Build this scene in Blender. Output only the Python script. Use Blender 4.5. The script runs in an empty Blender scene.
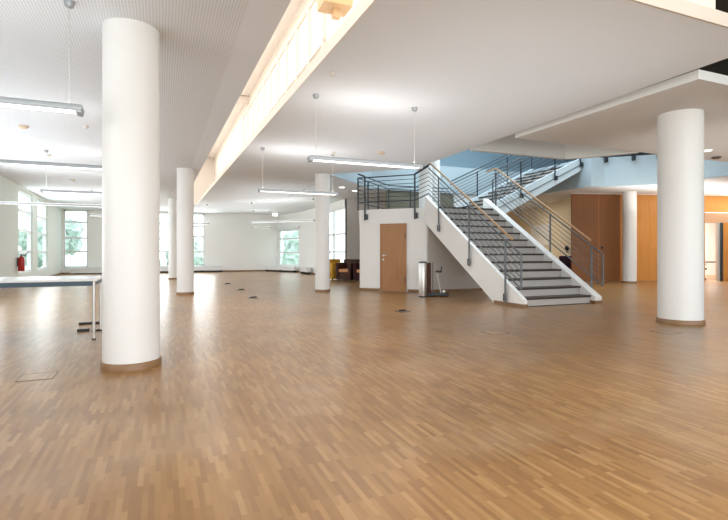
import bpy, bmesh, math, random
from mathutils import Vector, Matrix
random.seed(7)
col = bpy.context.scene.collection
R = math.radians

# ------------------------------------------------------------------ materials
def mat(name, c, rough=.5, metal=0, spec=.5, noise=0, nscale=8, bump=0, emit=None, es=0):
    m = bpy.data.materials.new(name); m.use_nodes = True
    nt = m.node_tree; b = nt.nodes['Principled BSDF']
    b.inputs['Base Color'].default_value = (*c, 1)
    b.inputs['Roughness'].default_value = rough
    b.inputs['Metallic'].default_value = metal
    b.inputs['Specular IOR Level'].default_value = spec
    if emit:
        b.inputs['Emission Color'].default_value = (*emit, 1); b.inputs['Emission Strength'].default_value = es
    if noise or bump:
        tc = nt.nodes.new('ShaderNodeTexCoord'); n = nt.nodes.new('ShaderNodeTexNoise')
        n.inputs['Scale'].default_value = nscale; n.inputs['Detail'].default_value = 3
        nt.links.new(tc.outputs['Object'], n.inputs['Vector'])
        if noise:
            mx = nt.nodes.new('ShaderNodeMix'); mx.data_type = 'RGBA'
            mx.inputs[6].default_value = (*[v * (1 - noise) for v in c], 1)
            mx.inputs[7].default_value = (*[min(1, v * (1 + noise)) for v in c], 1)
            nt.links.new(n.outputs['Fac'], mx.inputs[0]); nt.links.new(mx.outputs[2], b.inputs['Base Color'])
        if bump:
            bp = nt.nodes.new('ShaderNodeBump'); bp.inputs['Strength'].default_value = bump; bp.inputs['Distance'].default_value = .01
            nt.links.new(n.outputs['Fac'], bp.inputs['Height']); nt.links.new(bp.outputs[0], b.inputs['Normal'])
    return m

def wood(name, c1, c2, rough=.4, stretch=(14, 14, .8), axis=None):
    m = mat(name, c1, rough); nt = m.node_tree; b = nt.nodes['Principled BSDF']
    tc = nt.nodes.new('ShaderNodeTexCoord'); mp = nt.nodes.new('ShaderNodeMapping'); n = nt.nodes.new('ShaderNodeTexNoise')
    mp.inputs['Scale'].default_value = stretch; n.inputs['Scale'].default_value = 2; n.inputs['Detail'].default_value = 5
    mx = nt.nodes.new('ShaderNodeMix'); mx.data_type = 'RGBA'
    mx.inputs[6].default_value = (*c1, 1); mx.inputs[7].default_value = (*c2, 1)
    nt.links.new(tc.outputs['Object'], mp.inputs[0]); nt.links.new(mp.outputs[0], n.inputs['Vector'])
    nt.links.new(n.outputs['Fac'], mx.inputs[0]); nt.links.new(mx.outputs[2], b.inputs['Base Color'])
    return m

M = {}
M['wall'] = mat('white_paint', (.88, .875, .86), .65, noise=.02, nscale=1.5)
M['wall_green'] = mat('pale_green_paint', (.70, .735, .69), .65, noise=.02, nscale=1.5)
M['cream'] = mat('cream_paint', (.80, .70, .52), .7, noise=.02)
M['ceil'] = mat('ceiling_plaster', (.76, .80, .85), .8, noise=.015, nscale=.6)  # white plaster, cool tint in its colour offsets the warm floor bounce
M['canopy'] = mat('canopy_plaster', (.70, .69, .68), .8, noise=.02, nscale=.6)
M['edge'] = mat('white_edge', (.84, .83, .80), .6, noise=.01)
M['blue'] = mat('fascia_daylight_tint', (.43, .52, .57), .6, noise=.03, nscale=1)  # blue cast of daylight put into the fascia's white
M['wall_tinted'] = mat('upper_wall_daylight_tint', (.30, .41, .48), .7, noise=.03, nscale=1)  # daylight's blue tint is part of this wall colour
M['column'] = mat('column_paint', (.80, .79, .775), .38, noise=.015, nscale=3, bump=.05)
M['stringer'] = mat('stringer_paint', (.90, .89, .875), .45, noise=.015, nscale=3)
M['stringer_tinted'] = mat('stringer_daylight_tint', (.66, .75, .80), .45, noise=.02, nscale=3)  # white stringer with bluish daylight mixed into its colour
M['riser'] = mat('riser_paint', (.50, .475, .455), .6, noise=.04, nscale=20)
M['tread'] = wood('dark_tread_wood', (.032, .018, .012), (.06, .034, .022), .65, (1, 12, 12))
M['steel'] = mat('painted_steel', (.125, .135, .145), .35, metal=.4, noise=.05)
M['darksteel'] = mat('dark_steel', (.045, .055, .065), .35, metal=.4, noise=.05)
M['chrome'] = mat('brushed_steel', (.74, .74, .73), .42, metal=1, noise=.05, nscale=30)
M['handrail'] = wood('beech_handrail', (.42, .24, .11), (.55, .33, .16), .35, (3, 3, 3))
M['skirt'] = wood('oak_skirting', (.20, .105, .045), (.30, .165, .075), .4, (4, 4, 20))
M['door'] = wood('oak_door', (.36, .165, .060), (.46, .225, .09), .4, (9, 9, .7))
M['panel'] = wood('wood_veneer', (.50, .205, .035), (.60, .265, .055), .6, (5, 5, .5))
M['panel_shaded'] = wood('wood_veneer_shaded', (.21, .075, .018), (.28, .105, .028), .6, (5, 5, .5))  # same veneer, darkened for the dimmer left panels
M['frame'] = mat('window_frame_paint', (.80, .82, .83), .4, noise=.01)
M['white'] = mat('white_laminate', (.85, .86, .87), .25, noise=.01)
M['bluesteel'] = mat('blue_grey_apron', (.045, .085, .12), .4, noise=.05)
M['black'] = mat('black_plastic', (.015, .015, .017), .45, noise=.1)
M['red'] = mat('red_paint', (.42, .012, .01), .3, noise=.05)
M['yellow'] = mat('yellow_upholstery', (.68, .38, .03), .8, noise=.08, nscale=20)
M['brown'] = mat('dark_brown_upholstery', (.075, .028, .018), .8, noise=.1, nscale=20)
M['maroon'] = mat('maroon_upholstery', (.055, .012, .014), .8, noise=.1, nscale=20)
M['orange'] = mat('orange_seat', (.72, .36, .16), .8, noise=.08, nscale=20)
M['olive'] = mat('olive_fabric', (.17, .155, .105), .9, noise=.12, nscale=4)
M['tan'] = wood('tan_wood_box', (.72, .47, .24), (.86, .62, .38), .5, (2, 8, 8))
M['lampbody'] = mat('lamp_aluminium', (.36, .38, .40), .4, metal=.5, noise=.03)
M['glow'] = mat('lamp_diffuser', (.9, .9, .9), .5, emit=(1, .98, .93), es=2.6)
M['spot'] = mat('spot_glow', (.9, .9, .9), .5, emit=(1, .9, .7), es=4)
M['exit'] = mat('exit_sign_glow', (.8, .9, .85), .5, emit=(.8, 1, .9), es=.9)
M['plug'] = mat('detector_plastic', (.66, .62, .55), .5, noise=.02)
M['tanplug'] = mat('detector_tan', (.70, .56, .42), .5, noise=.02)
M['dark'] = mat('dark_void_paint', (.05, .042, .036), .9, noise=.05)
M['beige'] = mat('beige_paint', (.78, .66, .50), .7, noise=.02)
M['slot'] = mat('slot_warm_white', (.88, .83, .77), .7, noise=.01)
M['slotline'] = mat('slot_frame_white', (.86, .80, .73), .6, noise=.01)
M['bark'] = mat('bark', (.12, .09, .07), .9, noise=.2)
M['leaf'] = mat('overexposed_foliage', (.40, .47, .43), .9, noise=.6, nscale=6)  # foliage paled, window overexposure put into the colour
M['lawn'] = mat('lawn', (.55, .66, .55), .95, noise=.25, nscale=2)
M['socket'] = mat('floor_socket_metal', (.10, .085, .07), .4, metal=.3, noise=.1)
M['floorseam'] = mat('floor_hatch_edge', (.16, .13, .10), .4, metal=.5, noise=.1)
M['purple'] = mat('plum_fabric', (.05, .02, .04), .9, noise=.1)

def glass_mat():
    m = bpy.data.materials.new('window_glass'); m.use_nodes = True; nt = m.node_tree
    nt.nodes.remove(nt.nodes['Principled BSDF'])
    o = nt.nodes['Material Output']; t = nt.nodes.new('ShaderNodeBsdfTransparent'); g = nt.nodes.new('ShaderNodeBsdfGlossy')
    t.inputs[0].default_value = (.93, .97, .97, 1); g.inputs['Roughness'].default_value = .02
    mx = nt.nodes.new('ShaderNodeMixShader'); mx.inputs[0].default_value = .05
    nt.links.new(t.outputs[0], mx.inputs[1]); nt.links.new(g.outputs[0], mx.inputs[2])
    nt.links.new(mx.outputs[0], o.inputs[0]); return m
M['glass'] = glass_mat()

def floor_mat():
    m = bpy.data.materials.new('strip_parquet'); m.use_nodes = True; nt = m.node_tree; N = nt.nodes; L = nt.links
    b = N['Principled BSDF']
    tc = N.new('ShaderNodeTexCoord'); mp = N.new('ShaderNodeMapping'); mp.inputs['Rotation'].default_value = (0, 0, R(90))
    L.new(tc.outputs['Object'], mp.inputs[0])
    br = N.new('ShaderNodeTexBrick'); L.new(mp.outputs[0], br.inputs['Vector'])
    br.offset = .37; br.offset_frequency = 2
    br.inputs['Scale'].default_value = 1; br.inputs['Brick Width'].default_value = .23; br.inputs['Row Height'].default_value = .027
    br.inputs['Mortar Size'].default_value = .0; br.inputs['Mortar Smooth'].default_value = .3; br.inputs['Bias'].default_value = 0
    br.inputs['Color1'].default_value = (0, 0, 0, 1); br.inputs['Color2'].default_value = (1, 1, 1, 1); br.inputs['Mortar'].default_value = (.25, .25, .25, 1)
    rp = N.new('ShaderNodeValToRGB'); e = rp.color_ramp.elements
    e[0].position = 0; e[0].color = (.27, .133, .045, 1); e[1].position = 1; e[1].color = (.43, .245, .10, 1)
    x = e.new(.35); x.color = (.320, .162, .054, 1); x = e.new(.8); x.color = (.375, .200, .072, 1)
    L.new(br.outputs['Color'], rp.inputs[0])
    # grain
    mg = N.new('ShaderNodeMapping'); mg.inputs['Scale'].default_value = (60, 5, 1); L.new(tc.outputs['Object'], mg.inputs[0])
    gn = N.new('ShaderNodeTexNoise'); gn.inputs['Scale'].default_value = 2; gn.inputs['Detail'].default_value = 4; L.new(mg.outputs[0], gn.inputs['Vector'])
    gm = N.new('ShaderNodeMix'); gm.data_type = 'RGBA'; gm.blend_type = 'MULTIPLY'; gm.inputs[0].default_value = .2
    gr = N.new('ShaderNodeMapRange'); gr.inputs[3].default_value = .72; gr.inputs[4].default_value = 1.25; L.new(gn.outputs['Fac'], gr.inputs[0])
    L.new(rp.outputs[0], gm.inputs[6]); L.new(gr.outputs[0], gm.inputs[7])
    # large worn stains
    wn = N.new('ShaderNodeTexNoise'); wn.inputs['Scale'].default_value = .55; wn.inputs['Detail'].default_value = 6; wn.inputs['Roughness'].default_value = .6
    L.new(tc.outputs['Object'], wn.inputs['Vector'])
    wr = N.new('ShaderNodeMapRange'); wr.inputs[1].default_value = .35; wr.inputs[2].default_value = .7; wr.inputs[3].default_value = .80; wr.inputs[4].default_value = 1.12
    L.new(wn.outputs['Fac'], wr.inputs[0])
    wm = N.new('ShaderNodeMix'); wm.data_type = 'RGBA'; wm.blend_type = 'MULTIPLY'; wm.inputs[0].default_value = 1
    L.new(gm.outputs[2], wm.inputs[6]); L.new(wr.outputs[0], wm.inputs[7])
    # paler greyish patches, spread at random
    hn = N.new('ShaderNodeTexNoise'); hn.inputs['Scale'].default_value = .9; hn.inputs['Detail'].default_value = 4; hn.inputs['Roughness'].default_value = .5
    hm = N.new('ShaderNodeMapping'); hm.inputs['Location'].default_value = (13, 4, 0); L.new(tc.outputs['Object'], hm.inputs[0]); L.new(hm.outputs[0], hn.inputs['Vector'])
    hr = N.new('ShaderNodeMapRange'); hr.inputs[1].default_value = .52; hr.inputs[2].default_value = .8; hr.inputs[3].default_value = 0; hr.inputs[4].default_value = .6
    L.new(hn.outputs['Fac'], hr.inputs[0])
    hx = N.new('ShaderNodeMix'); hx.data_type = 'RGBA'; hx.inputs[7].default_value = (.42, .285, .175, 1)
    L.new(hr.outputs[0], hx.inputs[0]); L.new(wm.outputs[2], hx.inputs[6]); L.new(hx.outputs[2], b.inputs['Base Color'])
    b.inputs['Roughness'].default_value = .30
    b.inputs['Specular IOR Level'].default_value = .5
    return m
M['floor'] = floor_mat()

def perforated():
    m = bpy.data.materials.new('perforated_plasterboard'); m.use_nodes = True; nt = m.node_tree; N = nt.nodes; L = nt.links
    b = N['Principled BSDF']; b.inputs['Roughness'].default_value = .8
    tc = N.new('ShaderNodeTexCoord'); sp = N.new('ShaderNodeSeparateXYZ'); L.new(tc.outputs['Object'], sp.inputs[0])
    def mth(op, a, v=None):
        n = N.new('ShaderNodeMath'); n.operation = op
        if hasattr(a, 'links'): L.new(a, n.inputs[0])
        else: n.inputs[0].default_value = a
        if v is not None:
            if hasattr(v, 'links'): L.new(v, n.inputs[1])
            else: n.inputs[1].default_value = v
        return n.outputs[0]
    P = .028
    fx = mth('SUBTRACT', mth('FRACT', mth('DIVIDE', sp.outputs[0], P)), .5); fy = mth('SUBTRACT', mth('FRACT', mth('DIVIDE', sp.outputs[1], P)), .5)
    d = mth('SQRT', mth('ADD', mth('MULTIPLY', fx, fx), mth('MULTIPLY', mth('MULTIPLY', fy, fy), .55)))
    hole = mth('LESS_THAN', d, .27)
    inx = mth('LESS_THAN', sp.outputs[0], .74)
    k = mth('MULTIPLY', hole, inx)
    mx = N.new('ShaderNodeMix'); mx.data_type = 'RGBA'; mx.inputs[6].default_value = (.76, .80, .85, 1); mx.inputs[7].default_value = (.60, .615, .64, 1)  # board white carries a cool tint against floor bounce
    L.new(k, mx.inputs[0]); L.new(mx.outputs[2], b.inputs['Base Color']); return m
M['perf'] = perforated()

# ------------------------------------------------------------------ mesh helpers
class MB:
    def __init__(s): s.b = bmesh.new()
    def box(s, c, d, rz=0, bev=0):
        m = Matrix.Translation(c) @ Matrix.Rotation(rz, 4, 'Z') @ Matrix.Diagonal((*d, 1))
        r = bmesh.ops.create_cube(s.b, size=1, matrix=m)
        if bev:
            es = list({e for v in r['verts'] for e in v.link_edges})
            bmesh.ops.bevel(s.b, geom=es, offset=bev, segments=2, affect='EDGES', profile=.7)
        return s
    def span(s, x0, x1, y0, y1, z0, z1, bev=0):
        return s.box(((x0 + x1) / 2, (y0 + y1) / 2, (z0 + z1) / 2), (abs(x1 - x0), abs(y1 - y0), abs(z1 - z0)), 0, bev)
    def wall(s, a, b, z0, z1, t, off=0):
        """upright slab from a to b, thickness t, shifted sideways (left of a->b) by off"""
        a = Vector(a); b = Vector(b); d = b - a; n = Vector((-d.y, d.x)).normalized(); c = (a + b) / 2 + n * off
        return s.box((c.x, c.y, (z0 + z1) / 2), (d.length, t, z1 - z0), math.atan2(d.y, d.x))
    def tube(s, a, b, r, seg=10, r2=None):
        a = Vector(a); b = Vector(b); d = b - a
        m = Matrix.Translation((a + b) / 2) @ d.to_track_quat('Z', 'Y').to_matrix().to_4x4()
        bmesh.ops.create_cone(s.b, cap_ends=True, segments=seg, radius1=r, radius2=r if r2 is None else r2, depth=d.length, matrix=m)
        return s
    def path(s, pts, r, seg=10):
        for i in range(len(pts) - 1): s.tube(pts[i], pts[i + 1], r, seg)
        for p in pts[1:-1]: s.ball(p, r)
        return s
    def ball(s, c, r, sc=(1, 1, 1)):
        bmesh.ops.create_uvsphere(s.b, u_segments=12, v_segments=8, radius=r, matrix=Matrix.Translation(c) @ Matrix.Diagonal((*sc, 1)))
        return s
    def lathe(s, prof, c=(0, 0, 0), seg=48):
        rings = [[s.b.verts.new((c[0] + r * math.cos(2 * math.pi * k / seg), c[1] + r * math.sin(2 * math.pi * k / seg), c[2] + z)) for k in range(seg)] for r, z in prof]
        for A, B in zip(rings, rings[1:]):
            for k in range(seg): s.b.faces.new((A[k], A[(k + 1) % seg], B[(k + 1) % seg], B[k]))
        s.b.faces.new(rings[0][::-1]); s.b.faces.new(rings[-1]); return s
    def prism(s, poly, z0, z1):
        lo = [s.b.verts.new((x, y, z0)) for x, y in poly]; hi = [s.b.verts.new((x, y, z1)) for x, y in poly]
        return s._close(lo, hi)
    def _close(s, lo, hi):
        n = len(lo); s.b.faces.new(lo[::-1]); s.b.faces.new(hi)
        for i in range(n): s.b.faces.new((lo[i], lo[(i + 1) % n], hi[(i + 1) % n], hi[i]))
        return s
    def side(s, poly, axis, p0, p1):
        """prism of an upright outline: axis 'x' -> outline in (y,z) extruded along x; 'y' -> outline in (x,z)"""
        f = (lambda a, z, p: (p, a, z)) if axis == 'x' else (lambda a, z, p: (a, p, z))
        lo = [s.b.verts.new(f(a, z, p0)) for a, z in poly]; hi = [s.b.verts.new(f(a, z, p1)) for a, z in poly]
        return s._close(lo, hi)
    def build(s, name, m, parent=None, smooth=False, loc=None):
        bmesh.ops.recalc_face_normals(s.b, faces=s.b.faces)
        me = bpy.data.meshes.new(name); s.b.to_mesh(me); s.b.free()
        me.materials.append(m)
        if smooth:
            for p in me.polygons: p.use_smooth = True
            me.set_sharp_from_angle(angle=R(40))
        o = bpy.data.objects.new(name, me); col.objects.link(o)
        if parent:
            o.parent = parent; o.matrix_parent_inverse = Matrix.Identity(4)
            if loc is None:            # parts are written in the coordinates of their thing
                pass
        if loc is not None: o.location = loc
        return o

def tag(o, label=None, cat=None, group=None, kind=None):
    if label: o['label'] = label
    if cat: o['category'] = cat
    if group: o['group'] = group
    if kind: o['kind'] = kind
    return o
def thing(name, loc, label, cat, group=None, rz=0):
    o = bpy.data.objects.new(name, None); col.objects.link(o); o.location = loc; o.rotation_euler.z = rz; o.empty_display_size = .2
    return tag(o, label, cat, group)
def struct(name, mb, m, label=None, smooth=False):
    o = mb.build(name, m, smooth=smooth); o['kind'] = 'structure'
    if label: o['label'] = label; o['category'] = name.split('_')[0]
    return o
def copy_tree(o, parent=None):
    c = o.copy(); col.objects.link(c)
    if parent: c.parent = parent
    for ch in [x for x in bpy.data.objects if x.parent == o]: copy_tree(ch, c)
    return c

H = 3.40; T = .125
# ------------------------------------------------------------------ shell
struct('floor', MB().prism([(-4.7, -6), (27, -6), (27, 21.2), (7.3, 21.2), (7.3, 26.8), (6.55, 29.3), (-4.7, 29.3)], -.1, 0), M['floor'], 'worn glossy strip parquet floor of small oak blocks')

def wall_with(name, a, b, z0, z1, t, off, openings, m, label):
    """wall a->b with rectangular openings (d0,d1,zb,zt) measured along it"""
    a = Vector(a); b = Vector(b); u = (b - a).normalized(); Ln = (b - a).length; mb = MB(); cur = 0
    for d0, d1, zb, zt in sorted(openings):
        if d0 > cur + 1e-4: mb.wall(a + u * cur, a + u * d0, z0, z1, t, off)
        if zb > z0: mb.wall(a + u * d0, a + u * d1, z0, zb, t, off)
        if zt < z1: mb.wall(a + u * d0, a + u * d1, zt, z1, t, off)
        cur = d1
    if cur < Ln: mb.wall(a + u * cur, b, z0, z1, t, off)
    return struct(name, mb, m, label)

def window(n, a, b, d0, d1, zb, zt, bars, label, off, mull=(), blind=False):
    a = Vector(a); b = Vector(b); u = (b - a).normalized(); nrm = Vector((-u.y, u.x)); P = lambda d: a + u * d
    fr = MB(); w = .07
    fr.wall(P(d0), P(d1), zb, zb + w, .1, off); fr.wall(P(d0), P(d1), zt - w, zt, .1, off)
    fr.wall(P(d0), P(d0 + w), zb, zt, .1, off); fr.wall(P(d1 - w), P(d1), zb, zt, .1, off)
    for z in bars: fr.wall(P(d0 + w), P(d1 - w), z - .045, z + .045, .09, off)
    for q in mull: fr.wall(P(q - .03), P(q + .03), zb, zt, .09, off)
    o = struct('window_%d' % n, fr, M['frame'], label)
    MB().wall(P(d0 + .05), P(d1 - .05), zb + .05, zt - .05, .012, off).build('pane', M['glass'], o)
    hp = P(d1 - w / 2) - nrm * 0
    return o

LX = -4.75; LN = -3.5; FY = 29.1
wall_with('wall_left', (LN, -6), (LX, FY + .2), 0, H + .2, .2, .1, [(25.45, 27.85, .42, 3.3), (28.75, 31.1, .42, 3.3)], M['wall_green'], 'pale green white left wall with tall windows')
wall_with('wall_back', (LX, FY), (6.5, FY), 0, H + .2, .2, .1, [(.1, 1.2, .34, 3.34), (3.85, 5.2, .34, 3.34), (5.5, 7.05, .34, 3.34)], M['wall'], 'white far wall')
window(1, (LN, -6), (LX, FY), 25.45, 27.85, .42, 3.3, [1.15, 1.9, 2.6], 'tall window in the left wall behind the fire extinguisher', .1)
window(2, (LN, -6), (LX, FY), 28.75, 31.1, .42, 3.3, [1.15, 1.9, 2.6], 'narrow window in the left wall near the far corner', .1)
window(3, (LX, FY), (6.5, FY), .1, 1.2, .34, 3.34, [1.17, 1.88, 2.72], 'leftmost window of the far wall, at the corner', .1)
window(4, (LX, FY), (6.5, FY), 3.85, 5.2, .34, 3.34, [1.17, 1.88, 2.72], 'far wall window seen beside the large near left column', .1)
window(5, (LX, FY), (6.5, FY), 5.5, 7.05, .34, 3.34, [1.17, 2.05, 2.6], 'far wall window right of the slim second column', .1)
a, b = (6.5, FY), (7.25, 26.7); L = (Vector(a) - Vector(b)).length
wall_with('wall_bay', a, b, 0, H + .2, .2, .1, [(.15, L - .12, .34, 2.45)], M['wall'], 'slanted white wall piece with a low window')
window(6, a, b, .15, L - .12, .34, 2.45, [1.12, 1.93], 'low window in the slanted bay wall under a blind box', .1)
wall_with('wall_bay_side', (7.25, 26.7), (7.25, 19.2), 0, H + .2, .2, .1, [(3.9, 7.35, .34, 3.08)], M['wall'], 'white wall behind the third column')
window(7, (7.25, 26.7), (7.25, 19.2), 3.9, 7.35, .34, 3.08, [1.15, 1.95], 'window behind the column and the club chairs', .1, mull=(5.6,))
wall_with('wall_rear', (7.25, 19.2), (14.1, 19.2), 0, H + .1, .2, .1, [], M['wall'], 'white rear wall behind the stair landing')
struct('wall_rear_jog', MB().wall((14.1, 19.3), (14.1, 21.1), 0, H + .1, .2).wall((14.0, 21.1), (18.3, 21.1), 0, H + .1, .2), M['cream'])
struct('trim_olive_panel', MB().span(7.5, 10.35, 15.80, 15.86, 0, H - .02), M['olive'], 'olive grey wall panel behind the stair landing')
struct('wall_cream', MB().wall((15.35, 13.95), (18.1, 21.1), 0, H + .05, .12, -.0), M['cream'], 'cream wall running back behind the stair')
struct('trim_white_panel', MB().span(10.37, 11.75, 15.80, 15.86, 0, H - .02), M['wall'], 'white wall panel right of the olive one behind the landing')
# white board on the cream wall
u = Vector((2.75, 7.15)).normalized(); n = Vector((-u.y, u.x)); A = Vector((15.35, 13.95))
tag(MB().wall(A + u * 3.6 + n * .09, A + u * 5.8 + n * .09, 1.45, 2.45, .04).build('white_board', M['white']), 'white board on the cream wall seen through the stair rails', 'whiteboard')
p = A + u * 1.7 + n * .12
sp = MB().ball((p.x, p.y, 1.32), .09, (1, 1, 1.2)).tube((p.x, p.y, 1.3), (p.x - n.x * -.0, p.y, 1.12), .03)
tag(sp.build('wall_phone', M['black'], smooth=True), 'small black handset on the cream wall beside the wooden panels', 'phone')

# skirting of the walls
struct('baseboard_left', MB().wall((LN + .02, -6), (LX + .02, FY), 0, .09, .03), M['skirt'])
struct('baseboard_back', MB().wall((LX, FY - .02), (6.5, FY - .02), 0, .08, .03).wall((6.5, FY - .02), (7.22, 26.7), 0, .08, .03).wall((7.23, 26.7), (7.23, 19.2), 0, .08, .03), M['skirt'])
struct('baseboard_rear', MB().wall((7.25, 19.17), (14.1, 19.17), 0, .08, .03), M['skirt'])

# back and right of the camera
wall_with('wall_front', (LN, -6), (27, -6), 0, H + .1, .2, -.1, [(1, 7, .4, 3.2), (8, 15, .4, 3.2), (16, 26, .4, 3.2)], M['wall'], 'wall behind with windows')
struct('wall_right', MB().wall((27, -6), (27, 19.4), 0, 7.8, .2, -.1), M['wall'])

# ceilings
struct('ceiling_left', MB().prism([(LN - .1, -6), (1.15, -6), (.92, 24.6), (1.58, 24.6), (1.58, FY), (LX, FY)], H, H + T), M['perf'], 'white perforated ceiling left of the light slot')
struct('ceiling_main', MB().prism([(1.77, 3.06), (6.05, 3.06), (6.30, 11.5), (4.5, 13.32), (1.68, 13.32)], H, H + T), M['ceil'], 'large plain white ceiling in the middle')
struct('ceiling_far', MB().prism([(1.68, 13.32), (4.5, 13.32), (4.7, 13.52), (4.7, 19.2), (7.25, 19.2), (7.25, 26.7), (6.5, FY), (1.58, FY), (1.58, 24.6)], H, H + T), M['ceil'])
struct('trim_slot_edge', MB().wall((1.77, 3.06), (1.675, 13.32), H - .003, H + T + .01, .014).wall((1.675, 13.32), (1.58, 24.6), H - .003, H + T + .01, .014), M['slot'])
struct('trim_near_edge', MB().span(1.77, 6.05, 3.05, 3.07, H - .003, H + T + .01), mat('edge_beige', (.56, .47, .39), .7, noise=.02))
struct('ceiling_upper_floor', MB().prism([(4.7, 13.52), (6.9, 15.72), (13.56, 15.72), (13.56, 12.25), (14.05, 12.15), (15.2, 11.0), (15.36, 8.9), (27, 8.9), (27, 19.2), (4.7, 19.2)], H, 4.40), M['blue'], 'white edge of the upper floor around the stair void, daylight blue in its colour')
struct('ceiling_rear_lining', MB().prism([(4.75, 13.62), (6.88, 15.76), (13.6, 15.76), (13.6, 12.3), (14.07, 12.2), (15.24, 11.03), (15.4, 8.95), (26.9, 8.95), (26.9, 19.1), (4.75, 19.1)], H - .012, H - .001), M['ceil'])
struct('ceiling_jog', MB().span(14.0, 18.4, 19.1, 21.2, H, H + .1), M['ceil'])
struct('ceiling_canopy', MB().prism([(6.46, 4.12), (27, 4.12), (27, 7.66), (6.46, 7.66)], H, H + T), M['canopy'], 'lower ceiling panel with a pale lit edge over the right column')
struct('trim_canopy_edge', MB().span(6.445, 6.46, 4.12, 7.66, H, H + T), M['edge'])  # paler strip stands for light on the canopy's left face
# thick slab edge beyond the canopy, with a curved corner
arc = [(9.0, 8.9)] + [(9.0 + .91 * k / 6, 8.9 - 1.23 * k / 6 + .10 * math.sin(math.pi * k / 6)) for k in range(1, 7)]
struct('ceiling_bridge_edge', MB().prism([(6.34, 8.9)] + [(9.0, 8.9), (9.0, 9.02), (6.34, 9.02)], H, 4.6), M['canopy'], 'grey slab edge above the upper stair flight')
struct('ceiling_bridge_curve', MB().prism(arc + [(x + .1, y + .06) for x, y in arc[::-1]], H, 4.6), M['edge'])
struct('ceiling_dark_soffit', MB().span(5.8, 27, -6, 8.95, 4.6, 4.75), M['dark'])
# upper storey
struct('wall_upper_back', MB().wall((2.6, 18.9), (27, 18.9), 4.4, 7.8, .2).wall((7.0, 18.75), (14, 18.75), 6.0, 6.3, .12), M['wall_tinted'])
struct('wall_upper_left', MB().wall((2.6, 3.4), (2.6, 19), 4.4, 7.8, .1).wall((5.6, 3.45), (2.5, 3.45), H + T, 7.8, .1).wall((6.0, 3.6), (6.0, 9), 4.4, 7.8, .1), M['beige'])
struct('wall_upper_near', MB().wall((6.0, 9.0), (27, 9.0), 4.75, 7.8, .1), M['wall_tinted'])
struct('ceiling_upper', MB().span(2.6, 7.6, 3.4, 19, 7.8, 7.95).span(14, 27, 3.4, 19, 7.8, 7.95).span(7.6, 14, 3.4, 9.6, 7.8, 7.95).span(7.6, 14, 16, 19, 7.8, 7.95), M['blue'])
sk = MB()
for x in (7.6, 9.2, 10.8, 12.4, 14): sk.span(x - .04, x + .04, 9.6, 16, 7.85, 7.95)
for y in (9.6, 12.8, 16): sk.span(7.6, 14, y - .04, y + .04, 7.85, 7.95)
sky = struct('window_8', sk, M['frame'])
MB().span(7.6, 14, 9.6, 16, 7.89, 7.9).build('pane', M['glass'], sky)

# lit slot in the ceiling
sl = MB().wall((.80, -6), (.80, 24.6), H + T, 5.7, .06).wall((2.40, -6), (2.40, 24.6), H + T, 5.7, .06).span(.8, 2.45, -6, 24.6, 5.7, 5.76).wall((.8, 24.63), (2.45, 24.63), H, 5.7, .06)
struct('wall_slot', sl, M['slot'], 'warm white lined light slot in the ceiling')
tr = MB()
for k in range(11): tr.span(2.32, 2.37, 7.2 + k * .8, 7.25 + k * .8, 4.1, 5.4)
for z in (4.45, 5.35): tr.span(2.33, 2.37, 7.2, 15.25, z - .025, z + .025)
for y in (6.9, 14.4): tr.span(.83, 2.38, y - .10, y + .10, 5.5, 5.68)
struct('trim_slot_frames', tr, M['slotline'])
bx = MB().span(1.78, 2.14, 5.45, 5.75, 4.12, 4.42, .012).span(1.93, 2.02, 5.55, 5.64, 4.01, 4.13, .005).tube((1.96, 5.6, 4.4), (1.96, 5.6, 5.7), .012)
tag(bx.build('wooden_box', M['tan']), 'tan wooden box hanging in the bright ceiling slot', 'box')

# ------------------------------------------------------------------ columns
def column(x, y, r, top, label, base=True, z0=0):
    t = thing('column', (x, y, z0), label, 'column')
    MB().lathe([(r, 0), (r, top - z0)], seg=64).build('shaft', M['column'], t, True)
    if base: MB().lathe([(r + .003, 0), (r + .018, 0), (r + .018, .062), (r + .012, .07), (r + .002, .07)], seg=64).build('skirting', M['skirt'], t, True)
    return t
column(-.275, 5.44, .264, H, 'thick white round column in the left foreground with oak base ring')
column(.61, 14.01, .218, H, 'slim white round column at the far end of the light slot')
column(.50, 21.98, .215, H, 'far white column partly hidden left of the slim slot-end column')
column(4.33, 13.45, .212, H, 'slim white round column left of the landing, before the far window')
column(7.83, 5.30, .322, H, 'thick white round column at right foreground under the canopy ceiling')
column(16.09, 12.80, .24, H, 'white round column in front of the wooden panels')
column(7.68, 13.3, .21, 7.8, 'bluish white round column rising from the stair landing', False, 2.41)
column(9.40, 15.52, .15, 7.8, 'narrow pale column just behind the landing column', True)

# ------------------------------------------------------------------ stair block under the landing
LZ = 2.41
bw = MB().prism([(6.95, 12.0), (9.05, 12.0), (9.7, 12.75), (9.7, 15.3), (7.4, 15.35), (5.5, 13.45)], 0, LZ - .42)
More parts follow.
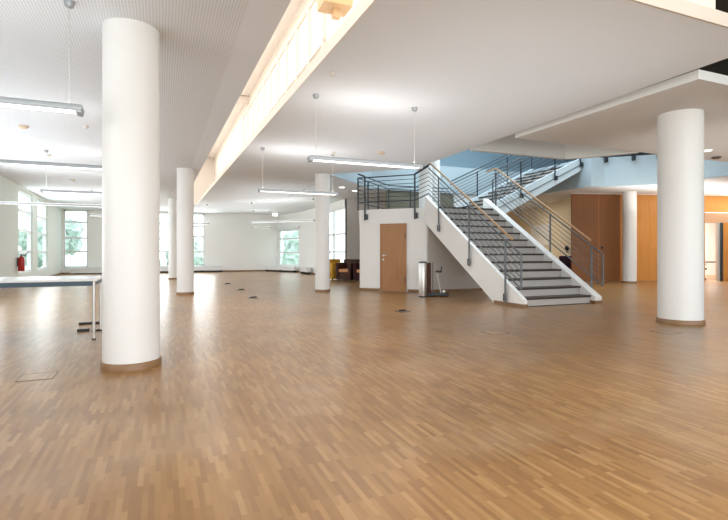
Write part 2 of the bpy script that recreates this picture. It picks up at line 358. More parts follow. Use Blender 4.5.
# hollow is never seen: the block is a closed plant room
struct('wall_landing_block', bw, M['wall'], 'white walls of the small room under the stair landing')
struct('wall_under_stair', MB().wall((6.97, 11.97), (9.0, 11.97), 0, LZ - .42, .05), mat('grey_wall_paint', (.58, .55, .53), .7, noise=.02), 'grey wall under the stair flight')  # plain grey, darker than the white block walls
struct('floor_landing', MB().prism([(6.95, 11.54), (9.05, 11.54), (9.75, 12.7), (9.75, 15.3), (7.4, 15.38), (5.48, 13.45), (6.93, 12.0)], LZ - .42, LZ), M['wall'], 'white slab of the stair landing')
struct('trim_landing_line', MB().wall((6.94, 11.99), (5.48, 13.45), LZ - .43, LZ - .415, .03).wall((6.94, 11.99), (5.48, 13.45), LZ - .12, LZ - .11, .012), M['wall'])
struct('baseboard_landing', MB().wall((6.94, 11.99), (6.56, 12.37), 0, .075, .03).wall((5.94, 12.99), (5.49, 13.44), 0, .075, .03).wall((6.97, 11.93), (9.0, 11.93), 0, .075, .03), M['skirt'])
# door in the 45 degree wall
def along(d, off=0):            # from right corner (6.95,12.0) leftwards, off towards the viewer
    q = .70710678; return Vector((6.95 - q * d - q * off, 12.0 + q * d - q * off))
d0, d1 = .585, 1.385
fr = MB()
for s0, s1, z0, z1 in ((d0, d0 + .05, 0, 1.98), (d1 - .05, d1, 0, 1.98), (d0, d1, 1.93, 1.98)): fr.wall(along(s0, .02), along(s1, .02), z0, z1, .05)
dr = struct('door_1', fr, M['door'], 'oak door with lever handle in the wall under the landing')
MB().wall(along(d0 + .052, .012), along(d1 - .052, .012), .008, 1.926, .04).build('door_leaf', M['door'], dr)
hd = MB(); e = along(1.28, .05); e2 = along(1.17, .085)
hd.box((e.x, e.y, 1.05), (.05, .012, .05), R(-45)); hd.box((e.x, e.y, .93), (.05, .012, .05), R(-45))
e3 = along(1.28, .085)
hd.tube((e.x, e.y, 1.05), (e3.x, e3.y, 1.05), .01).tube((e3.x, e3.y, 1.05), (e2.x, e2.y, 1.05), .011)
hd.build('door_handle', M['chrome'], dr, True)
for z in (.35, 1.62):
    g = along(.615, .05); MB().tube((g.x, g.y, z - .06), (g.x, g.y, z + .06), .012).build('hinge', M['darksteel'], dr, True)

# ------------------------------------------------------------------ lower flight
RH = .185; G = .29; Y0 = 8.05; XL, XR = 6.98, 8.88
st = thing('staircase', (8, 8.05, 0), 'lower stair flight with dark treads, white stringers and beech handrails', 'staircase')
def rel(mb, o):   # shift geometry authored in world space into the thing's own space
    bmesh.ops.translate(mb.b, verts=mb.b.verts, vec=-Vector(o.location)); return mb
def sub(mb, name, m, parent, root, smooth=False): return rel(mb, root).build(name, m, parent, smooth)
sl_ = RH / G
yt = 11.98
prof = [(7.92, 0), (7.92, .155), (yt, .155 + sl_ * (yt - 7.92)), (yt, sl_ * (yt - 8.87)), (8.87, 0)]
for x0, x1 in ((6.89, 6.98), (8.88, 9.08)):
    sub(MB().side(prof, 'x', x0, x1), 'stringer', M['stringer'], st, st)
    sub(MB().span(x0 - .012, x1 + .006, 7.905, 8.88, 0, .07), 'stringer_skirting', M['skirt'], st, st)
for k in range(1, 13):
    y = Y0 + (k - 1) * G
    sub(MB().span(XL + .004, XR - .004, y - .03, y + G + .02, k * RH - .042, k * RH, .006), 'tread', M['tread'], st, st)
    sub(MB().span(XL + .004, XR - .004, y, y + .02, (k - 1) * RH, k * RH - .042), 'riser', M['riser'], st, st)
sub(MB().span(XL + .004, XR - .004, Y0 + 12 * G, Y0 + 12 * G + .02, 12 * RH, 13 * RH - .045), 'riser', M['riser'], st, st)
sub(MB().span(XL + .004, XR - .004, Y0 + 12 * G - .03, Y0 + 12 * G + .12, 13 * RH - .042, 13 * RH + .004), 'tread', M['tread'], st, st)
sub(MB().side([(8.95, .02), (11.95, .02 + sl_ * 3.0), (11.95, .12 + sl_ * 3.0), (8.95, .12)], 'x', XL, XR), 'soffit', M['wall'], st, st)
sub(MB().span(XL, XR, 8.03, 8.052, 0, .012), 'base_strip', M['tread'], st, st)
nose = lambda y: RH + sl_ * (y - Y0)
def balustrade(X, inner, mt, ya, yb):
    r = MB()
    P = lambda y, h: (X, y, nose(y) + h)
    ys = (ya, yb)
    for h, rad in ((.98, .019), (.28, .016)): r.tube(P(ya, h), P(yb, h), rad)
    for k in range(1, 6): r.tube(P(ya, .28 + .7 * k / 6), P(yb, .28 + .7 * k / 6), .0085, 8)
    r.tube(P(ya, .98), P(ya, .28), .019).ball(P(ya, .98), .019).ball(P(ya, .28), .019)
    b = sub(r, 'balustrade', mt, st, st, True)
    return b
for X, inner in ((6.835, 1), (9.13, -1)):
    mt = M['steel']
    b = balustrade(X, inner, mt, 7.93, 11.66)
    for y in (8.43, 9.76, 11.15) if X < 8 else (8.24, 9.52, 11.69):
        zt = nose(y) + 1.0; zb = nose(y) - .47 if y > 8.6 else max(.07, nose(y) - .40)
        sub(MB().tube((X, y, zb), (X, y, zt), .023, 14), 'post', mt, b, st, True)
        sgn = .045 * inner
        sub(MB().box((X + sgn * .6, y + .055, zb + .1), (.06, .05, .16), 0, .006).tube((X, y, zb + .1), (X, y + .05, zb + .1), .02), 'bracket', M['darksteel'], b, st)
    xh = X + .03 * inner
    pts = [(xh, 8.24, nose(8.24) + 1.11), (xh, 11.62, nose(11.62) + 1.13)]
    if X > 8: pts += [(xh, 11.80, nose(11.7) + 1.10), (xh - .02, 12.05, nose(11.7) + 1.06)]
    hr = MB().path(pts, .024, 12)
    sub(hr, 'handrail', M['handrail'], b, st, True)
    for y in (8.6, 9.76, 11.0): sub(MB().tube((X, y, nose(y) + .97), (xh, y, nose(y) + 1.10), .008), 'handrail_bracket', M['steel'], b, st, True)

# ------------------------------------------------------------------ landing balustrade
lr = thing('landing_railing', (6.0, 12.9, LZ), 'grey steel railing around the stair landing above the oak door', 'railing')
def lp(d, off=.06, z=0): q = along(d, off); return (q.x, q.y, z)
hs = [.95, .83, .71, .59, .47, .35, .22]
c0 = (6.835, 11.66); cA = lp(.32); cB = lp(2.08); cC = (7.36, 15.30); cD = (9.75, 15.2)
r1 = MB()
for i, h in enumerate(hs):
    rad = .017 if i in (0, 6) else .0085
    z = LZ + h
    r1.tube((c0[0], c0[1], nose(11.66) + .28 + (h - .22) / .73 * .7 if i else z + .17), (cA[0], cA[1], z), rad, 8)
    r1.tube((cA[0], cA[1], z), (cB[0], cB[1], z), rad, 8)
    r1.tube((cB[0], cB[1], z), (*cC, z), rad, 8)
    r1.tube((*cC, z), (*cD, z), rad, 8)
rl = sub(r1, 'rails', M['darksteel'], lr, lr, True)
for i, q in enumerate((cA, lp(1.86))):
    sub(MB().tube((q[0], q[1], LZ - .32), (q[0], q[1], LZ + .96), .026, 14), 'post', M['darksteel'], lr, lr, True)
    sub(MB().box((q[0] + .04, q[1] - .035, LZ - .22), (.07, .07, .16), R(-45), .006), 'bracket', M['darksteel'], lr, lr)
for q in (cB, (5.98, 13.93), (6.62, 14.57), cC, (8.2, 15.27)):
    sub(MB().tube((q[0], q[1], LZ - .02), (q[0], q[1], LZ + .96), .024, 14), 'post', M['darksteel'], lr, lr, True)
sub(MB().path([(cB[0] + .16, cB[1] - .12, LZ + 1.0), (cB[0] + .02, cB[1] + .03, LZ + 1.07), (cC[0], cC[1], LZ + 1.07), (cD[0], cD[1], LZ + 1.07)], .02), 'handrail', M['darksteel'], lr, lr, True)
sub(MB().path([(cA[0], cA[1], LZ + .97), (6.865, 11.64, nose(11.62) + 1.13)], .02), 'handrail', M['darksteel'], lr, lr, True)

# ------------------------------------------------------------------ upper flight (climbs to the right)
R2 = .199; G2 = .43; X2 = 9.75; s2 = R2 / G2
up = thing('staircase', (X2, 13.9, LZ), 'upper stair flight climbing right from the landing to the upper floor', 'staircase')
n2 = lambda x: LZ + R2 + s2 * (x - X2)
for y0, y1 in ((12.66, 12.78), (15.12, 15.24)):
    pr = [(X2 - .35, LZ - .05), (X2 - .35, LZ + .12), (X2 - .05, LZ + .24), (13.62, n2(13.62) + .07), (13.62, n2(13.62) - .36), (X2 + .25, LZ - .15)]
    sub(MB().side(pr, 'y', y0, y1), 'stringer', M['stringer_tinted'], up, up)
sub(MB().side([(X2 - .1, n2(X2 - .1) - .17), (13.62, n2(13.62) - .17), (13.62, n2(13.62) - .145), (X2 - .1, n2(X2 - .1) - .145)], 'y', 12.635, 12.66), 'stringer_line', M['steel'], up, up)
for k in range(1, 10):
    x = X2 + (k - 1) * G2
    sub(MB().span(x - .03, x + G2 + .02, 12.785, 15.115, LZ + k * R2 - .042, LZ + k * R2, .006), 'tread', M['tread'], up, up)
    sub(MB().span(x, x + .02, 12.785, 15.115, LZ + (k - 1) * R2, LZ + k * R2 - .045), 'riser', M['stringer'], up, up)
for Y, posts in ((12.61, (10.85, 12.3, 13.45)), (15.18, (11.0, 12.4, 13.6))):
    r = MB(); xa, xb = X2 + .05, 13.5
    for h, rad in ((.98, .019), (.26, .016)): r.tube((xa, Y, n2(xa) + h), (xb, Y, n2(xb) + h), rad)
    for k in range(1, 6): r.tube((xa, Y, n2(xa) + .26 + .72 * k / 6), (xb, Y, n2(xb) + .26 + .72 * k / 6), .0085, 8)
    b = sub(r, 'balustrade', M['darksteel'], up, up, True)
    for x in posts:
        z = n2(min(x, 13.62))
        sub(MB().tube((x, Y, z - .2), (x, Y, z + 1.0), .025, 14), 'post', M['darksteel'], b, up, True)
        sub(MB().box((x + .05, Y - .01, z - .13), (.07, .07, .15), 0, .006), 'bracket', M['darksteel'], b, up)
    sub(MB().path([(xa, Y, n2(xa) + 1.10), (xb, Y, n2(xb) + 1.10)], .022), 'handrail', M['darksteel'], b, up, True)
# short railing between the two flights
sr = thing('gap_railing', (9.3, 12.1, LZ), 'short pale steel railing at the turn between the two stair flights', 'railing')
r = MB()
for i, h in enumerate(hs): r.tube((9.13, 11.69, LZ + h), (9.72, 12.6, LZ + h + .06), .016 if i in (0, 6) else .0085, 8)
sub(r, 'rails', M['steel'], sr, sr, True)
sub(MB().tube((9.72, 12.6, LZ), (9.72, 12.6, LZ + 1.05), .024), 'post', M['steel'], sr, sr, True)
# railing on the upper floor
ur = thing('upper_railing', (14.7, 12.6, 4.4), 'dark steel railing along the edge of the upper floor', 'railing')
pts = [(13.86, 12.1), (14.02, 12.07), (15.12, 10.96), (15.28, 9.0)]
r = MB()
for h in (.95, .8, .65, .5, .35, .2):
    for p, q in zip(pts, pts[1:]): r.tube((*p, 4.4 + h), (*q, 4.4 + h), .012, 8)
for p, q in zip(pts, pts[1:]): r.tube((*p, 4.385), (*q, 4.385), .012, 8)
sub(r, 'rails', M['darksteel'], ur, ur, True)
for x, y in ((14.02, 12.07), (14.6, 11.48), (15.12, 10.96), (15.22, 9.8)):
    sub(MB().tube((x, y, 4.2), (x, y, 5.36), .025, 14), 'post', M['darksteel'], ur, ur, True)
    sub(MB().box((x + .03, y, 4.3), (.1, .09, .15), 0, .006), 'bracket', M['darksteel'], ur, ur)

# ------------------------------------------------------------------ wooden partition wall at the right
PA = Vector((14.40, 13.95)); PD = Vector((6.3, -1.85)).normalized()
def onp(d, off=0): n = Vector((PD.y, -PD.x)); return PA + PD * d + n * off      # off towards the camera
def pd(px):   # distance along the partition seen at a given bearing (tangent of the angle off the view axis)
    s, c = .3867, .9222; u_ = px; a_ = s + c * u_; b_ = c - s * u_
    Z = (PA.x * 1.85 + PA.y * 6.3) / (6.3 * b_ + 1.85 * a_); return (Vector((Z * a_, Z * b_)) - PA).dot(PD)
seams = [0.0, pd(.4843), pd(.5290), pd(.5880), pd(.6350), pd(.6680), pd(.7030)]
wp = thing('panel_wall', (PA.x, PA.y, 0), 'tall amber wooden panel wall right of the stair, shade put into its left panels', 'panel wall')
for i, (s0, s1) in enumerate(zip(seams, seams[1:])):
    sub(MB().wall(onp(s0 + .012), onp(s1 - .012), .03, 3.36, .06), 'panel', M['panel_shaded'] if i < 2 else M['panel'], wp, wp)
    q = onp(s1, .0); sub(MB().box((q.x, q.y, 1.7), (.02, .05, 3.32), math.atan2(PD.y, PD.x)), 'joint_strip', M['panel'], wp, wp)
q = onp(seams[1] + .12, .07); sub(MB().ball((q.x, q.y, 1.32), .05).tube((q.x, q.y, 1.32), tuple(onp(seams[1] + .12, 0)) + (1.32,), .02), 'knob', M['darksteel'], wp, wp, True)
sub(MB().wall(onp(0, .01), onp(seams[-1], .01), 0, .03, .08), 'plinth', M['skirt'], wp, wp)
d5 = seams[-1]; d6 = pd(.7285); d7 = pd(.7355); d8 = 12.5
struct('wall_partition_top', MB().wall(onp(0), onp(d8), 3.37, 3.495, .1), M['wall'])
fd = struct('door_2', MB().wall(onp(d5), onp(d8), 2.72, 3.36, .06), M['panel'], 'amber wooden wall part with an open doorway at the right edge')
MB().wall(onp(d5), onp(d8), 2.30, 2.68, .07, ).build('transom', mat('pink_beech', (.56, .34, .21), .4, noise=.05), fd)
MB().wall(onp(d5), onp(d8), 2.68, 2.72, .10).build('transom_line', M['frame'], fd)
MB().wall(onp(d6), onp(d6 + .09), 0, 2.30, .1).build('door_post', M['chrome'], fd)
MB().wall(onp(d7), onp(d7 + .09), 0, 2.30, .1).build('door_post', M['darksteel'], fd)
MB().wall(onp(d7 + .1), onp(d8), 0, 2.30, .06).build('side_panel', M['panel'], fd)
# meeting room behind
q1 = PA + Vector((3.7, 4)); struct('wall_meeting_room', MB().wall((17.5, 17.6), (27, 15.0), 0, H - .02, .1), M['wall'])
mt_ = thing('meeting_table', (21.6, 13.5, 0), 'dark meeting table beyond the open doorway', 'table')
MB().box((0, 0, .72), (2.2, .9, .04), R(-16), .01).build('tabletop', M['black'], mt_)
for sx in (-1, 1):
    for sy in (-.35, .35):
        v = Matrix.Rotation(R(-16), 3, 'Z') @ Vector((sx, sy, 0)); MB().tube((v.x, v.y, 0), (v.x, v.y, .7), .02).build('leg', M['darksteel'], mt_, True)
oc = thing('office_chair', (20.35, 13.05, 0), 'black swivel office chair standing in the open doorway room', 'chair')
MB().box((0, 0, .46), (.48, .46, .07), 0, .03).build('seat', M['black'], oc, True)
MB().box((-.24, .05, .78), (.05, .42, .5), 0, .02).tube((-.2, .05, .46), (-.24, .05, .6), .02).build('backrest', M['black'], oc, True)
MB().tube((0, 0, .1), (0, 0, .43), .025).build('gas_column', M['darksteel'], oc, True)
bs = MB()
for k in range(5):
    a_ = 2 * math.pi * k / 5; bs.tube((0, 0, .11), (.27 * math.cos(a_), .27 * math.sin(a_), .07), .018)
bs.build('star_base', M['darksteel'], oc, True)
for k in range(5):
    a_ = 2 * math.pi * k / 5; MB().ball((.27 * math.cos(a_), .27 * math.sin(a_), .031), .03).build('castor', M['black'], oc, True)
for s_ in (-1, 1): MB().path([(0, .25 * s_, .44), (.02, .27 * s_, .64), (-.12, .27 * s_, .66), (.14, .27 * s_, .66)], .017).build('armrest', M['black'], oc, True)

# plum seat behind the stair
ps = thing('lounge_chair', (14.85, 14.75, 0), 'plum coloured low chair half hidden behind the right stair stringer', 'chair')
MB().box((0, 0, .35), (.8, .7, .3), .3, .06).build('seat', M['purple'], ps, True)
MB().box((.3, .08, .62), (.2, .7, .75), .3, .06).build('backrest', M['purple'], ps, True)
for x, y in ((-.3, -.25), (.3, -.2), (-.3, .25), (.25, .3)): MB().tube((x, y, 0), (x, y, .22), .02).build('leg', M['darksteel'], ps, True)

# ------------------------------------------------------------------ pendant lamps
def lamp(x0, x1, y, z, label, grp=None, ends=True, a=0, w=.17, caps=(True, True), power=3.5):
    q = .957; x0, x1, y = x0 * q, x1 * q, y * q; z = 1.15 + q * (z - 1.15)
    cx = (x0 + x1) / 2; L_ = x1 - x0
    t = thing('pendant_lamp', (cx, y, z), label, 'lamp', grp, a)
    MB().box((0, 0, .030), (L_, w, .045), 0, .014).box((0, -w / 2 + .012, .012), (L_ - .02, .018, .03), 0, .004).box((0, w / 2 - .012, .012), (L_ - .02, .018, .03), 0, .004) \
        .box((-L_ / 2 + .03, 0, .004), (.05, w - .005, .05), 0, .014).box((L_ / 2 - .03, 0, .004), (.05, w - .005, .05), 0, .014).build('housing', M['lampbody'], t)
    MB().box((0, 0, .003), (L_ - .11, w - .05, .012)).build('diffuser', M['glow'], t)
    MB().box((0, 0, .055), (L_ - .16, w * .4, .006)).build('uplight_diffuser', M['glow'], t)
    for k, on in zip((-1, 1), caps):
        if not on: continue
        xx = k * (L_ / 2 - .11); 
        MB().tube((xx, 0, .05), (xx, 0, H - z - .04), .005, 6).tube((xx, 0, .05), (xx, 0, .11), .009, 8).build('suspension_wire', M['chrome'], t)
        MB().lathe([(.012, -.06), (.035, -.05), (.045, -.012), (.045, 0)], (xx, 0, H - z), 20).build('ceiling_cap', M['lampbody'], t, True)
    for nm, rot, zz, e in (('light_down', 0, -.015, power), ('light_up', math.pi, .075, power * .9)):
        ld = bpy.data.lights.new(nm, 'AREA'); ld.shape = 'RECTANGLE'; ld.size = L_ - .2; ld.size_y = w * .6; ld.energy = e * L_; ld.color = (1, .97, .92)
        lo = bpy.data.objects.new(nm, ld); col.objects.link(lo); lo.parent = t; lo.location = (0, 0, zz); lo.rotation_euler = (rot, 0, 0)
    return t
lamp(-2.55, -.68, 5.26, 2.47, 'nearest linear pendant lamp at upper left by the thick column', power=1.0)
lamp(-2.55, -.60, 9.15, 2.53, 'second linear pendant lamp from the camera on the left side', power=1.5)
lamp(-2.55, -.60, 13.1, 2.53, 'third linear pendant lamp left, before the far left windows', power=2.5)
lamp(-4.35, -.60, 16.4, 2.50, 'long thin pendant lamp spanning to the pale green left wall', w=.10, power=1.5)
lamp(-2.55, -.60, 21.0, 2.53, 'farthest short pendant lamp left beside the near column edge', power=4)
lamp(2.02, 3.92, 6.95, 2.52, 'bright linear pendant lamp in the middle, left of the stair landing', power=4)
lamp(2.00, 3.90, 10.95, 2.52, 'linear pendant lamp before the slim third column', power=5)
lamp(3.2, 6.9, 21.8, 2.52, 'long pendant lamp hanging slantwise in the far bay', a=R(-50), w=.12, power=3)
lamp(4.7, 5.8, 27.6, 2.52, 'short pendant lamp close to the far white wall', w=.14, power=4)
lamp(.9, 2.2, 24.9, 2.52, 'pendant lamp in front of the window right of the second column', w=.14, power=3)

# ceiling devices
def device(x, y, label, r=.05, m='plug', z=H, kind=0):
    x, y = x * .957, y * .957
    p = MB().lathe([(r * .5, -.05), (r * .9, -.035), (r, -.012), (r, 0)], (0, 0, 0), 20)
    if kind: p.box((.06, .02, -.03), (.05, .04, .05), .5, .006)
    return tag(p.build('smoke_detector', M[m], smooth=True, loc=(x, y, z)), label, 'detector')
device(-2.37, 10.78, 'tan smoke detector between the two nearest left lamps', .085, 'tanplug')
device(-1.29, 10.33, 'small flat disc on the ceiling left of the near column', .045)
device(-2.51, 13.70, 'small ceiling sensor above the second left lamp', .06)
device(-2.66, 18.13, 'pale ceiling sensor over the third left lamp, twin bodied', .08, kind=1)
device(2.07, 6.01, 'small sensor near the light slot above the middle lamp', .035)
device(3.73, 10.77, 'tiny sensor just above the middle lamp', .05)
device(4.77, 10.33, 'tan smoke detector above the right half of the middle lamp', .08, 'tanplug', kind=1)
device(12.66, 7.67, 'dark sensor under the canopy right of the thick column', .10, 'socket')
def spot(x, y, label, r=.1):
    x, y = x * .957, y * .957
    t = thing('downlight', (x, y, H), label, 'downlight')
    MB().lathe([(r, -.016), (r + .03, -.014), (r + .03, 0), (r, 0)], seg=24).build('trim_ring', M['frame'], t, True)
    MB().lathe([(r * .98, -.020), (r * .98, -.008)], seg=24).build('bulb', M['spot'], t, True)
spot(11.6, 7.23, 'lit downlight in the canopy right of the thick column', .09)
spot(6.03, 16.44 - .0, 'lit downlight beyond the third column, left one', .10)
spot(6.83, 17.19, 'lit downlight beyond the third column, right one', .10)
# exit sign
ex = thing('exit_sign', (5.55, 25.4, 3.0), 'small pale green lit exit sign hanging before the far bay', 'sign')
MB().box((0, 0, .12), (.30, .04, .16), 0, .008).build('sign_box', M['exit'], ex)
MB().box((0, 0, .395), (.2, .03, .01)).tube((0, 0, .19), (0, 0, .395), .008).build('hanger', M['chrome'], ex)

# ------------------------------------------------------------------ table at the left
tb = thing('long_table', (-2.2, 7.64, 0), 'long white table with blue grey apron and thin steel legs at left', 'table')
x0, x1, y0, y1 = -1.2, 1.42, -.43, .62
MB().span(x0, x1, y0, y1, .768, .798, .004).build('tabletop', M['white'], tb)
ap = MB()
ap.span(x0 + .03, x1 - .055, y0 + .005, y0 + .03, .708, .767).span(x0 + .03, x1 - .055, y1 - .03, y1 - .005, .708, .767).span(x1 - .05, x1 - .02, y0 + .05, y1 - .05, .708, .767).span(x0 + .02, x0 + .05, y0 + .05, y1 - .05, .708, .767)
ap.build('apron', M['bluesteel'], tb)
for lx in (x1 - .035, x0 + .035):
    for ly in (y0 + .035, y1 - .22):
        lg = MB().tube((lx, ly, .01), (lx, ly, .768), .019, 14).build('leg', M['chrome'], tb, True)
        MB().tube((lx, ly, 0), (lx, ly, .015), .024, 14).build('foot', M['black'], lg, True)
for x0_, x1_, y_, lb in ((-1.20, -.90, 8.80, 'black rubber bar on the floor behind the near table leg'), (-1.12, -.96, 8.06, 'shorter black rubber bar on the floor under the table end')):
    tag(MB().box(((x0_ + x1_) / 2, y_, .018), (x1_ - x0_, .06, .035), .02, .01).build('rubber_bar', M['black']), lb, 'bar')
tag(MB().path([(-.93, 7.98, .014), (-.86, 7.99, .012), (-.80, 8.16, .012), (-.82, 8.32, .012)], .012).build('cable', M['darksteel'], smooth=True), 'short dark cable curling on the floor by the far table leg', 'cable')

# fire extinguisher on the left wall
fe = thing('fire_extinguisher', (-4.26, 19.15, .52), 'red fire extinguisher hung on the left wall beside the window', 'fire extinguisher')
MB().lathe([(.0, .0), (.085, .0), (.095, .02), (.095, .40), (.07, .46), (.03, .49), (.03, .52)], seg=24).build('cylinder', M['red'], fe, True)
MB().box((0, .02, .54), (.06, .14, .03), 0, .006).tube((0, 0, .50), (0, 0, .55), .02).build('valve_handle', M['black'], fe)
MB().path([(0, .04, .53), (.08, .14, .50), (.10, .22, .58), (.14, .34, .68)], .012).build('hose', M['black'], fe, True)
MB().box((-.10, 0, .3), (.02, .12, .3)).build('wall_mount', M['darksteel'], fe)

# radiators under the far windows
def radiator(a, b, label, h0=.10, h=.34, off=-.22):
    a = Vector(a); b = Vector(b); c = (a + b) / 2; t = thing('radiator_bench', (c.x, c.y, 0), label, 'radiator', rz=math.atan2((b - a).y, (b - a).x)); L_ = (b - a).length
    MB().box((0, 0, h - .015), (L_, .30, .03), 0, .005).build('cover_top', M['frame'], t)
    f_ = MB().box((0, 0, (h0 + h) / 2), (L_ - .04, .24, h - h0 - .02), 0, .01)
    f_.build('front_panel', M['white'], t)
    ft = MB()
    for x in (-L_ / 2 + .08, 0, L_ / 2 - .08): ft.box((x, 0, h0 / 2), (.05, .2, h0 + .01))
    ft.build('feet', M['black'], t)
    MB().box((0, .05, .03), (L_ - .05, .02, .06)).build('painted_shadow', M['black'], t)  # black strip stands for the shadow under the bench
radiator((-4.3, 28.82), (-1.9, 28.82), 'low white radiator bench under the corner window far left', .04, .32)
radiator((-1.2, 28.82), (.75, 28.82), 'low white radiator bench seen between the left columns')
radiator((1.0, 28.82), (3.25, 28.82), 'low white radiator bench right of the second column')
radiator((5.75, 28.6), (7.0, 26.6), 'low white radiator bench below the slanted bay window')
radiator((6.98, 25.2), (6.98, 24.0), 'short white radiator bench behind the bay corner beside the third column')
tag(MB().wall((6.35, 28.95), (7.13, 26.55), 2.50, 2.64, .12).build('blind_box', M['frame']), 'grey roller blind box above the slanted bay window', 'blind')

# club chairs
def club(x, y, rz, m, seat, label):
    t = thing('club_chair', (x, y, 0), label, 'armchair', rz=rz)
    MB().box((0, 0, .21), (.70, .62, .30), 0, .03).build('base', M[m], t, True)
    MB().box((0, -.03, .42), (.46, .56, .12), 0, .03).build('seat_cushion', M[seat], t, True)
    MB().box((0, .28, .47), (.70, .12, .78), 0, .03).build('backrest', M[m], t, True)
    for s_ in (-1, 1): MB().box((s_ * .29, -.04, .42), (.12, .60, .60), 0, .03).build('armrest', M[m], t, True)
    for sx in (-.28, .28):
        for sy in (-.24, .24): MB().tube((sx, sy, 0), (sx, sy, .07), .02, 10).build('foot', M['black'], t, True)
club(6.62, 18.80, R(10), 'yellow', 'orange', 'yellow club chair, leftmost and nearest the window')
club(6.84, 17.98, R(-55), 'brown', 'orange', 'dark brown club chair with pale orange seat between the yellow and maroon ones')
club(7.28, 17.20, R(-55), 'maroon', 'orange', 'maroon club chair nearest the landing wall')

# things at the landing corner
cy = thing('umbrella_stand', (6.17, 10.83, 0), 'tall brushed steel cylinder bin beside the wall corner', 'bin')
MB().lathe([(.095, 0), (.10, .01), (.10, .86), (.095, .87)], seg=32).build('body', M['chrome'], cy, True)
MB().lathe([(.085, .865), (.103, .868), (.103, .895), (.06, .91), (.0, .91)], seg=32).build('lid', M['darksteel'], cy, True)
MB().lathe([(.104, 0), (.106, .0), (.106, .03), (.102, .03)], seg=32).build('base_ring', M['darksteel'], cy, True)
cs = thing('cleaning_trolley', (6.55, 10.95, 0), 'dark low trolley with upright board and thin rod beside the steel bin', 'trolley', rz=R(-22))
MB().box((.10, 0, .05), (.56, .34, .07), 0, .015).build('platform', M['black'], cs)
MB().box((-.12, 0, .47), (.12, .05, .80), 0, .01).build('upright_board', M['brown'], cs)
MB().tube((-.02, -.04, .08), (-.02, -.04, .88), .012).build('frame_bar', M['steel'], cs, True)
MB().tube((.20, -.02, .08), (.09, -.02, .62), .012).build('rod', M['white'], cs, True)
MB().box((.14, -.02, .64), (.16, .05, .05), 0, .012).tube((.20, -.02, .64), (.22, -.02, .78), .014).build('rod_grip', M['black'], cs, True)
MB().ball((.27, -.06, .125), .045).build('knob', M['white'], cs, True)
for x in (-.12, .3):
    for y in (-.13, .13): MB().ball((x, y, .016), .016).build('castor', M['black'], cs, True)

# floor sockets and hatches
for x, y, lb in ((2.19, 17.94, 'dark open floor socket farthest down the hall'), (2.23, 14.95, 'dark floor socket, middle one of the far row'), (2.12, 12.23, 'dark floor socket, nearest of the far row'), (4.31, 8.34, 'small dark floor socket before the oak door')):
    t = thing('floor_socket', (x, y, 0), lb, 'floor socket')
    MB().box((0, 0, .003), (.24, .24, .006), 0).build('frame', M['socket'], t)
    MB().box((.02, .06, .016), (.16, .012, .026), .2).build('flap', M['black'], t)
for x, y, lb in ((-1.05, 5.28, 'square floor hatch edged in metal left of the thick column'), (4.4, 5.65, 'worn floor hatch lid before the staircase'), (6.67, 4.72, 'floor hatch lid in front of the right column')):
    t = thing('floor_hatch', (x, y, 0), lb, 'floor hatch')
    MB().box((0, 0, .0012), (.27, .27, .0024)).build('lid', M['floor'], t)
    e_ = MB()
    for dx, dy, wx, wy in ((-.14, 0, .008, .28), (.14, 0, .008, .28), (0, -.14, .28, .006), (0, .14, .28, .006)): e_.box((dx, dy, .0016), (wx, wy, .0032))
    e_.build('metal_edge', M['floorseam'], t)

# ------------------------------------------------------------------ outside
struct('ground_outside', MB().span(-60, 60, -40, 90, -.45, -.3), M['lawn'], 'lawn outside the windows')
def tree(x, y, h, w, label):
    t = thing('tree', (x, y, -.3), label, 'tree', 'trees outside the windows')
    MB().tube((0, 0, 0), (0, 0, h * .6), .16, 10, .08).build('trunk', M['bark'], t, True)
    b = bmesh.new()
    for k in range(16):
        c = Vector((random.uniform(-w, w) * .6, random.uniform(-w, w) * .6, random.uniform(.12, .95) * h)); r_ = w * random.uniform(.3, .5)
        g = bmesh.ops.create_icosphere(b, subdivisions=3, radius=r_, matrix=Matrix.Translation(c))
        for v in g['verts']: v.co += (v.co - c).normalized() * random.uniform(-.28, .22) * r_
    me = bpy.data.meshes.new('crown'); b.to_mesh(me); b.free(); me.materials.append(M['leaf'])
    o = bpy.data.objects.new('crown', me); col.objects.link(o); o.parent = t
for x, y, h, w in ((-7, 38, 3.2, 2.0), (-2.2, 39, 2.6, 2.0), (2.2, 40, 2.2, 1.8), (-12, 24, 4.0, 2.4), (-13.5, 30.5, 4.2, 2.4), (-13, 37, 4, 2.6), (6.6, 41, 1.8, 1.7), (11, 38.0, 2.6, 2.2), (16, 34, 3.4, 2.2), (15.5, 27.5, 3.2, 2.0)):
    tree(x, y, h, w, 'green bushy tree outside the windows, paled as if overexposed')

# ------------------------------------------------------------------ light
w = bpy.data.worlds.new('world'); bpy.context.scene.world = w; w.use_nodes = True
bg = w.node_tree.nodes['Background']; bg.inputs[0].default_value = (.90, .97, 1, 1); bg.inputs[1].default_value = 3.0
def area(name, loc, rot, sx, sy, e, c=(1, 1, 1)):
    l = bpy.data.lights.new(name, 'AREA'); l.shape = 'RECTANGLE'; l.size = sx; l.size_y = sy; l.energy = e; l.color = c
    o = bpy.data.objects.new(name, l); col.objects.link(o); o.location = loc; o.rotation_euler = [R(v) for v in rot]; return o
area('window_light_left', (-4.2, 22.2, 1.9), (0, -100, 0), 2.6, 4, 110, (.90, .97, 1))
area('window_light_back', (.3, 28.6, 1.9), (-100, 0, 0), 5, 2.6, 150, (.92, .98, 1))
area('window_light_near', (-3.4, 1.0, 1.8), (0, -97, 0), 2.4, 8, 95, (.88, .95, 1))
area('window_light_middle', (-3.95, 11.5, 1.8), (0, -97, 0), 2.4, 8, 150, (.88, .95, 1))
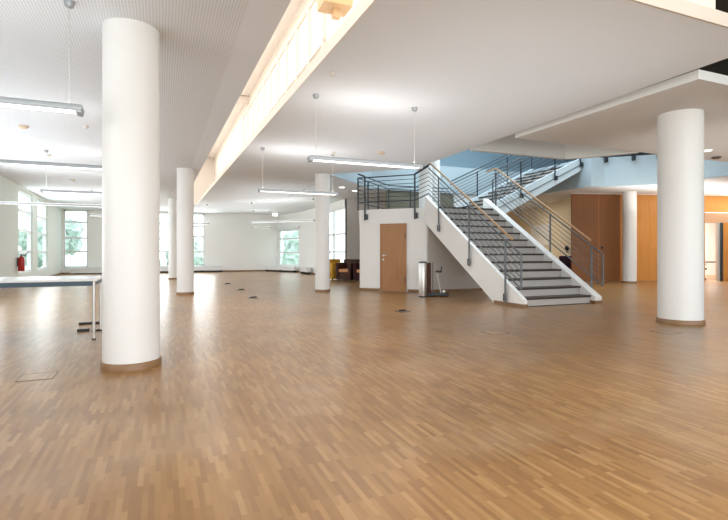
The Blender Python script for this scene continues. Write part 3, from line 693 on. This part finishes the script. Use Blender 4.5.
area('window_light_front', (3, -5.8, 1.9), (89, 0, 0), 12, 2.8, 360, (.97, .98, 1))
area('window_light_right', (18, -5.8, 1.9), (90, 0, 0), 12, 2.8, 80, (1, .97, .92))
area('skylight_light', (10.8, 12.8, 7.6), (0, 0, 0), 6, 6, 330, (.80, .91, 1))
area('slot_light', (1.4, 11.5, 5.6), (0, 0, 0), 1.0, 24, 235, (1, .95, .90))
area('meeting_room_light', (21.5, 14.0, 3.3), (0, 0, 0), 3, 1.2, 450, (1, .98, .95))
area('back_room_light', (14.3, 18.0, 3.3), (0, 0, 0), 1.6, 2, 60, (1, .9, .75))
area('panel_fill', (19.5, 11.2, 3.3), (0, 0, 0), 7, .6, 75, (1, .88, .70))  # added light over the wooden panels, no fixture modelled
area('panel_ceiling_fill', (18.2, 11.0, 2.55), (180, 0, 0), 9, 1.6, 120, (1, .95, .88))  # added upward fill to brighten the ceiling by the panels
area('ceiling_fill_middle', (4.2, 7.6, 2.2), (180, 0, 0), 3.6, 8.5, 38, (.90, .96, 1))  # added fill standing for bounce onto the main ceiling
area('ceiling_fill_left', (-2.15, 12, 2.2), (180, 0, 0), 2.8, 20, 66, (.90, .96, 1))  # added bounce fill for the left ceiling, not a fixture
area('canopy_fill', (11.2, 6, 2.3), (180, 0, 0), 5, 3, 24, (1, .97, .93))  # added fill that lifts the canopy underside, not a fixture
area('ceiling_fill_bay', (4, 21, 2.2), (180, 0, 0), 3, 10, 50, (.92, .97, 1))  # added upward fill for the far bay ceiling

# ------------------------------------------------------------------ camera
cam = bpy.data.cameras.new('camera'); co = bpy.data.objects.new('camera', cam); col.objects.link(co)
co.location = (0, 0, 1.15); co.rotation_euler = (R(90), 0, -math.atan2(.3867, .9222))
cam.sensor_width = 36; cam.lens = 36 * 484 / 728; cam.shift_y = -(260 - 252) / 728
cam.clip_start = .05; cam.clip_end = 300
bpy.context.scene.camera = co
vs = bpy.context.scene.view_settings; vs.view_transform = 'Standard'; vs.look = 'None'; vs.exposure = .17
sc = bpy.context.scene; sc.cycles.use_denoising = True; sc.cycles.max_bounces = 8; sc.cycles.diffuse_bounces = 5
sc.cycles.sample_clamp_indirect = 6
